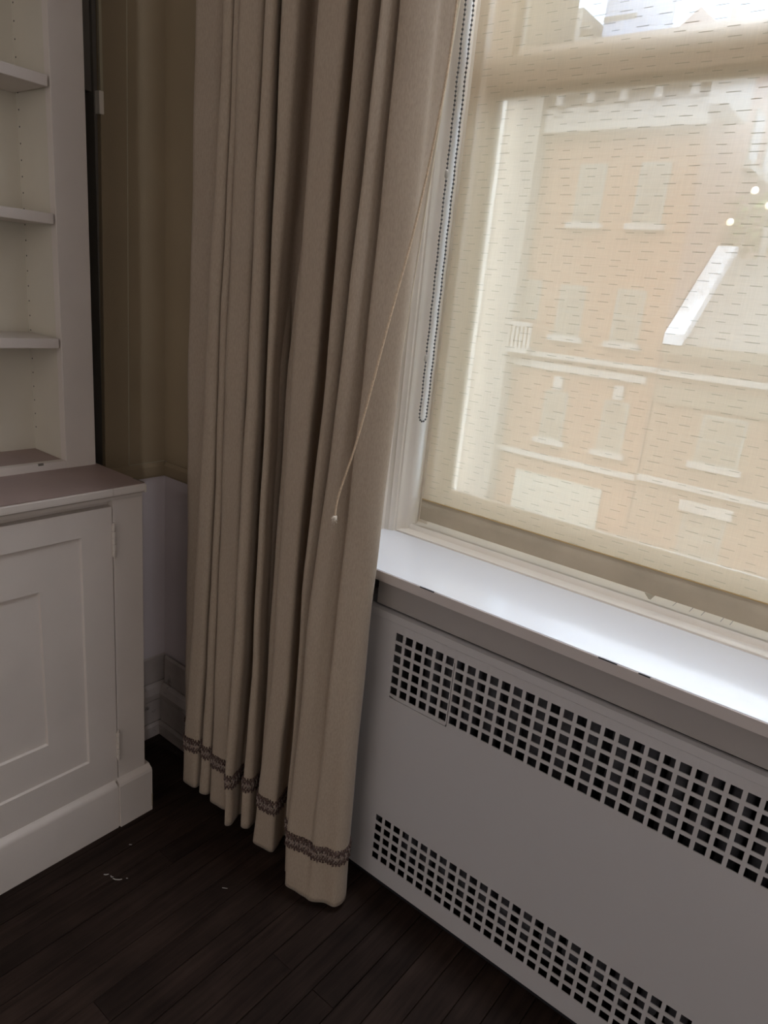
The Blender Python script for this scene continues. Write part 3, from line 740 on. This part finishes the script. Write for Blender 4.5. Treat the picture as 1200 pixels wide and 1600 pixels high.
braid('trim_braid', M_br2, [(0.0115, 0.150, 0.0125, 0.8, 0.0014), (0.0115, 0.150, 0.0125, 3.9, 0.0014)], cur)
# curtain rod above the frame, so the cloth hangs from something
rod = empty('curtain_rod', (-0.4, 1.0, 3.48), label='dark curtain rod above the window', cat='curtain rod')
bm = bmesh.new(); addtube(bm, [(-1.5, 1.0, 3.485), (0.9, 1.0, 3.485)], 0.013, 12); child(finish(bm, 'pole', M_dark, smooth=True), rod)
for bx in (-1.45, 0.85): child(box('bracket', (bx-0.008, 1.0, 3.475), (bx+0.008, YW+0.012, 3.495), M_dark, bev=0.001), rod)

# ------------------------------------------------------------------ roller blind
rb = empty('roller_blind', (-0.25, 1.35, 0.815), label='sheer cream roller blind with slubby weave drawn over the window', cat='blind')
YB = 1.330; XB0 = -0.889; XB1 = 0.385
def R_(o): return child(o, rb)
bm = bmesh.new()
nx, nz = 30, 40
g = [[bm.verts.new((XB0 + (XB1-XB0)*i/nx, YB + 0.0012*math.sin(3.1*i/nx*6.28)*math.sin(j/nz*9), 0.8750 + (1.945-0.8750)*j/nz)) for i in range(nx+1)] for j in range(nz+1)]
for j in range(nz):
    for i in range(nx): bm.faces.new((g[j][i], g[j][i+1], g[j+1][i+1], g[j+1][i]))
R_(finish(bm, 'fabric', M_shade, smooth=True))
# hem pocket: doubled fabric around a slat
M_hem = mat('doubled_blind_fabric', (0.50, 0.425, 0.315), 0.7, 0.2, 0.12, 9, 0.2, 150)
hp = [(YB-0.0035, 0.8255), (YB, 0.8240), (YB+0.0035, 0.8255), (YB+0.0045, 0.850), (YB+0.0035, 0.873), (YB, 0.8760), (YB-0.0035, 0.873), (YB-0.0045, 0.850)]
o = R_(prism('hem_bar', hp, 'x', XB0, XB1, M_hem)); autosmooth(o, 60)
M_stitch = mat('ochre_stitch_line', (0.52, 0.36, 0.17), 0.8, 0.1)
bm = bmesh.new(); addtube(bm, [(XB0, YB-0.003, 0.8755), (XB1, YB-0.003, 0.8755)], 0.0012, 6); R_(finish(bm, 'hem_seam', M_stitch))
bm = bmesh.new(); addtube(bm, [(XB0-0.01, YB-0.022, 1.955), (XB1+0.012, YB-0.022, 1.955)], 0.022, 16); R_(finish(bm, 'roller_tube', M_trim, smooth=True))
# bead chain loop hanging from the clutch, planes y 1.292 .. 1.321
cxp = -0.899
ch = empty('bead_chain', (cxp, 1.306, 1.06)); child(ch, rb)
path = []
yl, yr, zb, rr = 1.2925, 1.3205, 1.062, 0.014
SPC = 0.0082
z = 1.95
while z > zb + rr: path.append((yl, z)); z -= SPC
for a in range(0, 6):
    t = math.pi*(a+0.5)/6; path.append((1.3065 - rr*math.cos(t), zb + rr - rr*math.sin(t)))
z = zb + rr + 0.004
while z < 1.95: path.append((yr, z)); z += SPC
bm = bmesh.new()
for i, (yy, zz) in enumerate(path):
    bmesh.ops.create_uvsphere(bm, u_segments=8, v_segments=6, radius=0.0025, matrix=Matrix.Translation((cxp + 0.0006*math.sin(i*0.7), yy, zz)))
child(finish(bm, 'bead', M_bead, smooth=True, kind='stuff'), ch)
bm = bmesh.new(); addtube(bm, [(cxp, yy, zz) for yy, zz in path], 0.0007, 5); child(finish(bm, 'chain_thread', M_bead), ch)
for (yy, zz) in ((yl, 1.578), (yl, 1.205)):
    bm = bmesh.new()
    addtube(bm, [(cxp, yy, zz-0.008), (cxp, yy, zz-0.005), (cxp, yy, zz+0.005), (cxp, yy, zz+0.008)], [0.0022, 0.0040, 0.0040, 0.0022], 10)
    child(finish(bm, 'connector', M_clearbead, smooth=True, label='clear plastic chain connector'), ch)

# ------------------------------------------------------------------ slack pull cord draped over the curtain
cd = empty('pull_cord', (-0.78, 0.90, 0.93), label='thin beige cord ending in a frayed knot, slanting across the curtain', cat='cord')
kp = [(-0.690, 0.985, 3.46), (-0.690, 0.972, 2.0), (-0.689, 0.968, 1.739), (-0.694, 0.963, 1.606), (-0.711, 0.952, 1.441), (-0.728, 0.930, 1.291), (-0.741, 0.915, 1.177), (-0.758, 0.906, 1.076), (-0.781, 0.9, 0.984), (-0.785, 0.898, 0.944)]
def cat3(K, per=8):
    K = [Vector(k) for k in K]; out = []
    for i in range(len(K)-1):
        a, b, c, d = K[max(i-1, 0)], K[i], K[i+1], K[min(i+2, len(K)-1)]
        for s in range(per):
            t = s/per; out.append(0.5*((2*b) + (c-a)*t + (2*a-5*b+4*c-d)*t*t + (3*b-a-3*c+d)*t**3))
    out.append(K[-1]); return out
path = cat3(kp, 10)
bm = bmesh.new(); addtube(bm, path, 0.0019, 8); child(finish(bm, 'cord', M_cord, smooth=True), cd)
bm = bmesh.new()
K0 = Vector((-0.7855, 0.8975, 0.938))
for i in range(5):
    a = i*1.3
    bmesh.ops.create_icosphere(bm, subdivisions=2, radius=0.0036, matrix=Matrix.Translation(K0 + Vector((0.002*math.cos(a), 0.002*math.sin(a), 0.0028*math.sin(2.1*i)))))
for i in range(14):
    a = i*0.9; d = Vector((math.cos(a)*0.8, math.sin(a)*0.8, -0.9 + 0.5*math.sin(i*2.3)))
    addtube(bm, [K0 + Vector((0, 0, -0.002)), K0 + d*0.004, K0 + d*0.0068 + Vector((0.001, 0, -0.0005))], 0.0004, 4)
child(finish(bm, 'frayed_knot', M_knot, smooth=True, label='pale frayed knot'), cd)

# ------------------------------------------------------------------ paint flakes on the floor
def flake(pts, w, label, group=None):
    bm = bmesh.new()
    L = [Vector((*p, 0.0009)) for p in pts]
    r = [w*(0.6+0.4*math.sin(math.pi*(i+0.5)/len(L))) for i in range(len(L))]
    addtube(bm, L, r, 5)
    for v in bm.verts: v.co.z = 0.0009 + (v.co.z-0.0009)*0.45
    o = finish(bm, 'paint_flake', M_flake); props(o, label, 'paint flake', group); return o
flake([(-1.204, 0.671), (-1.200, 0.674), (-1.197, 0.679)], 0.0016, 'tiny curled whitish paint flake at the left end of the cluster near the cabinet', 'paint flakes by the cabinet')
flake([(-1.190, 0.680), (-1.185, 0.679), (-1.183, 0.682)], 0.0013, 'tiny whitish paint crumb on the dark floor between the two longer curls', 'paint flakes by the cabinet')
flake([(-1.180, 0.679), (-1.173, 0.681), (-1.166, 0.687), (-1.163, 0.692)], 0.0015, 'longest curled whitish paint flake on the dark floor in front of the cabinet', 'paint flakes by the cabinet')
flake([(-1.159, 0.700), (-1.156, 0.702)], 0.0012, 'whitish speck on the floor just right of the longest curled flake', 'paint flakes by the cabinet')
flake([(-1.243, 0.760), (-1.238, 0.764)], 0.0014, 'pale speck on the floor nearest the cabinet skirting block', 'paint flakes by the cabinet')
flake([(-0.982, 0.833), (-0.972, 0.840)], 0.0010, 'faint pale thread on the floor below the curtain hem', 'paint flakes by the cabinet')

# ------------------------------------------------------------------ the street outside
box('ground_street', (-60, 1.8, -6.4), (60, 90, -6.2), M_street, kind='structure')
def part(par, name, a, b, m, **k):
    return child(box(name, a, b, m, **k), par)
def win_y(par, x0, x1, z0, z1, y, sill=True, arch=False):
    w = part(par, 'window', (x0, y-0.03, z0), (x1, y+0.10, z1), M_far_frame)
    e_ = 0.07; zm = (z0+z1)/2
    for a, b in ((z0+e_, zm-0.03), (zm+0.03, z1-e_)):
        p = box('pane', (x0+e_, y-0.045, a), (x1-e_, y-0.02, b), M_far_glass); p.parent = w
    if sill: part(par, 'sill', (x0-0.1, y-0.14, z0-0.12), (x1+0.1, y+0.02, z0), M_stone)
A = empty('brick_building', (-6.7, 16, -6.2), label='tall tan brick building with white cornice across the street, seen through the blind', cat='building')
part(A, 'wall', (-8.44, 16, -6.2), (-4.94, 28, 6.2), M_brick)
part(A, 'side_wall', (-4.94, 16.02, -6.2), (-4.90, 28, 7.2), M_brick2)  # pinker brick carries the different light on this side
part(A, 'cornice', (-8.45, 15.75, 5.14), (-4.88, 16, 5.62), M_stone, bev=0.03)
part(A, 'cornice', (-8.45, 15.45, 6.05), (-4.70, 16, 6.35), M_stone, bev=0.03)
part(A, 'frieze', (-8.45, 15.9, 5.62), (-4.9, 16, 6.05), M_stucco)
for i in range(5):
    x = -8.15 + i*0.72
    part(A, 'bracket', (x, 15.6, 5.64), (x+0.16, 15.9, 6.04), M_stone)
part(A, 'cornice_return', (-4.90, 15.6, 5.45), (-4.55, 17.3, 6.3), M_stone)
for (x0, x1) in ((-7.5, -6.87), (-6.12, -5.48)):
    win_y(A, x0, x1, 3.30, 4.52, 16); win_y(A, x0, x1, 0.80, 1.95, 16)
for (x0, x1) in ((-7.45, -6.85), (-5.95, -5.35)):
    win_y(A, x0, x1, -1.68, -0.50, 16)
    part(A, 'keystone', ((x0+x1)/2-0.11, 15.9, -0.46), ((x0+x1)/2+0.11, 16, -0.14), M_stone)
part(A, 'belt_course', (-8.45, 15.86, 0.26), (-4.9, 16, 0.37), M_stone)
part(A, 'belt_course', (-8.45, 15.92, -0.02), (-5.1, 16, 0.14), M_stone)
part(A, 'belt_course', (-8.45, 15.88, -2.20), (-4.9, 16, -2.08), M_stone)
part(A, 'shop_front', (-7.9, 15.93, -3.6), (-5.6, 16, -2.6), M_greenpanel)
win_y(A, -8.40, -8.0, 1.1, 2.0, 16, sill=False)
bal = part(A, 'balcony', (-8.45, 15.6, 0.30), (-7.95, 16, 0.42), M_stone)
for i in range(5):
    p = box('baluster', (-8.42 + i*0.11, 15.62, 0.42), (-8.36 + i*0.11, 15.68, 0.92), M_stone); child(p, A); 
part(A, 'balcony_rail', (-8.45, 15.6, 0.92), (-7.95, 15.72, 1.02), M_stone)
# narrow windows of the side wall, receding
for (y0, y1) in ((19.2, 20.1), (20.75, 21.6)):
    w = part(A, 'window', (-4.91, y0, 5.12), (-4.87, y1, 6.25), M_far_frame)
    p = box('pane', (-4.88, y0+0.08, 5.2), (-4.86, y1-0.08, 6.15), M_far_glass); p.parent = w
    part(A, 'sill', (-4.90, y0-0.12, 4.96), (-4.74, y1+0.12, 5.10), M_stone)
# lower house with slate roof to the right
Cc = empty('slate_roofed_house', (-2.0, 16, -6.2), label='lower brick house with grey slate roof and white coping, right of the tall brick building', cat='building')
part(Cc, 'wall', (-4.85, 16, -6.2), (6.0, 24, 0.8), M_brick3)
part(Cc, 'eaves_cornice', (-4.85, 15.8, 0.70), (6.0, 16.05, 0.92), M_tan)
part(Cc, 'belt_course', (-4.85, 15.86, 0.24), (6.0, 16, 0.36), M_stone)
part(Cc, 'frieze', (-4.85, 15.93, -0.35), (6.0, 16, 0.05), M_tan)
part(Cc, 'belt_course', (-4.85, 15.88, -2.14), (6.0, 16, -2.02), M_stone)
child(prism('roof', [(15.85, 0.92), (18.4, 2.9), (24, 2.9), (24, 0.8), (15.85, 0.8)], 'x', -4.8, 6.0, M_slate), Cc)
child(prism('coping', [(15.75, 0.90), (15.75, 1.12), (18.35, 3.16), (18.6, 3.16), (18.6, 2.7)], 'x', -4.85, -4.45, M_coping, label='white sloping roof coping'), Cc)
win_y(Cc, -3.75, -2.85, -1.50, -0.45, 16); win_y(Cc, -1.9, -1.0, -1.50, -0.45, 16)
part(Cc, 'lintel', (-3.80, 15.85, -2.58), (-2.70, 16, -2.36), M_stone)
win_y(Cc, -3.7, -2.8, -3.7, -2.6, 16, sill=False)
part(Cc, 'terrace_rail', (-4.0, 18.5, 3.50), (6.0, 18.62, 3.60), M_stone)
for i in range(24):
    part(Cc, 'baluster', (-3.98 + i*0.24, 18.5, 2.9), (-3.86 + i*0.24, 18.6, 3.5), M_stone)
# shrubs and little globe lamps on the terrace
def blob(name, c, r, seed, label):
    bm = bmesh.new(); rnd = random.Random(seed)
    for i in range(260):
        d = Vector((rnd.gauss(0, 1), rnd.gauss(0, 1), rnd.gauss(0, 1))).normalized()*r*rnd.uniform(0.4, 1.0)
        d.z = d.z*1.1 + r
        n = Vector((rnd.gauss(0, 1), rnd.gauss(0, 1), rnd.gauss(0, 1))).normalized(); t = n.orthogonal().normalized(); u = n.cross(t)
        s = r*0.16; p = Vector(c) + d
        bm.faces.new([bm.verts.new(p+t*s), bm.verts.new(p+u*s*0.5), bm.verts.new(p-t*s), bm.verts.new(p-u*s*0.5)])
    me = bpy.data.meshes.new('leaves'); bm.to_mesh(me); bm.free()
    root = empty(name, c, label=label, cat='shrub', group='shrubs on the roof terrace')
    o = link('leaves', me, M_leaf); child(o, root); o['kind'] = 'stuff'
    b2 = bmesh.new(); addtube(b2, [c, (c[0], c[1], c[2]+r)], 0.05, 6); child(finish(b2, 'stem', M_tan), root)
blob('roof_shrub', (-4.55, 19.6, 2.9), 0.75, 1, 'dark roof-terrace shrub nearest the tall brick building')
blob('roof_shrub', (-3.4, 19.8, 2.9), 1.15, 2, 'large dark roof-terrace shrub behind the white balusters')
blob('roof_shrub', (-1.2, 20.2, 2.9), 1.2, 3, 'dark roof-terrace shrub farthest from the tall brick building')
for i, (gxx, gy, gz) in enumerate(((-4.80, 18.7, 3.72), (-4.05, 18.7, 4.08), (-4.42, 18.7, 4.4))):
    root = empty('globe_lamp', (gxx, gy, 2.9), label=['lit globe lamp on the roof terrace, lowest and leftmost of three', 'lit globe lamp on the roof terrace, rightmost of three', 'lit globe lamp on the roof terrace, highest of three'][i], cat='lamp', group='globe lamps on the roof terrace')
    bm = bmesh.new(); bmesh.ops.create_uvsphere(bm, u_segments=12, v_segments=8, radius=0.085, matrix=Matrix.Translation((gxx, gy, gz))); child(finish(bm, 'globe', M_globe, smooth=True), root)
    bm = bmesh.new(); addtube(bm, [(gxx, gy, 2.9), (gxx, gy, gz-0.08)], 0.025, 6); child(finish(bm, 'pole', M_dark), root)
# pale tall building left
Dd = empty('pale_building', (-11, 15.7, -6.2), label='pale stucco building at the left edge of the window view', cat='building')
part(Dd, 'wall', (-15.0, 15.6, -6.2), (-8.46, 18, 6.2), M_stucco)
part(Dd, 'upper_storey', (-15.0, 15.65, 6.2), (-8.46, 16.6, 13.0), M_tan)
part(Dd, 'cornice', (-15.0, 15.45, 6.1), (-8.46, 15.7, 6.3), M_stone)
# far rooftops
E1 = empty('corner_tower', (-23.5, 45, -6.2), label='distant grey-white tower block with a brown side, seen above the meeting rail', cat='building')
part(E1, 'wall', (-25.4, 45, -6.2), (-22.6, 50, 19.0), M_stone); part(E1, 'side_wall', (-22.6, 45.1, -6.2), (-21.9, 50, 18.2), M_tan)
for i in range(5): part(E1, 'ledge', (-22.6, 44.95, 15.4+i*0.6), (-21.85, 45.1, 15.6+i*0.6), M_stucco)
E2 = empty('glass_tower', (-20.3, 46, -6.2), label='distant blue-grey glass tower seen through the upper sash', cat='building')
part(E2, 'wall', (-21.6, 46, -6.2), (-19.6, 52, 26.0), M_tower)
for i in range(8): part(E2, 'floor_band', (-21.62, 45.95, 12+i*1.6), (-19.58, 46.0, 12.25+i*1.6), M_slate)
E3 = empty('gabled_roof', (-15.5, 45, -6.2), label='distant pink gable peak above the meeting rail of the window', cat='building')
part(E3, 'wall', (-17.0, 45, -6.2), (-14.0, 50, 16.6), M_brick2)
child(prism('roof', [(-17.2, 16.6), (-15.5, 18.0), (-13.8, 16.6)], 'y', 44.8, 50, M_brick2), E3)
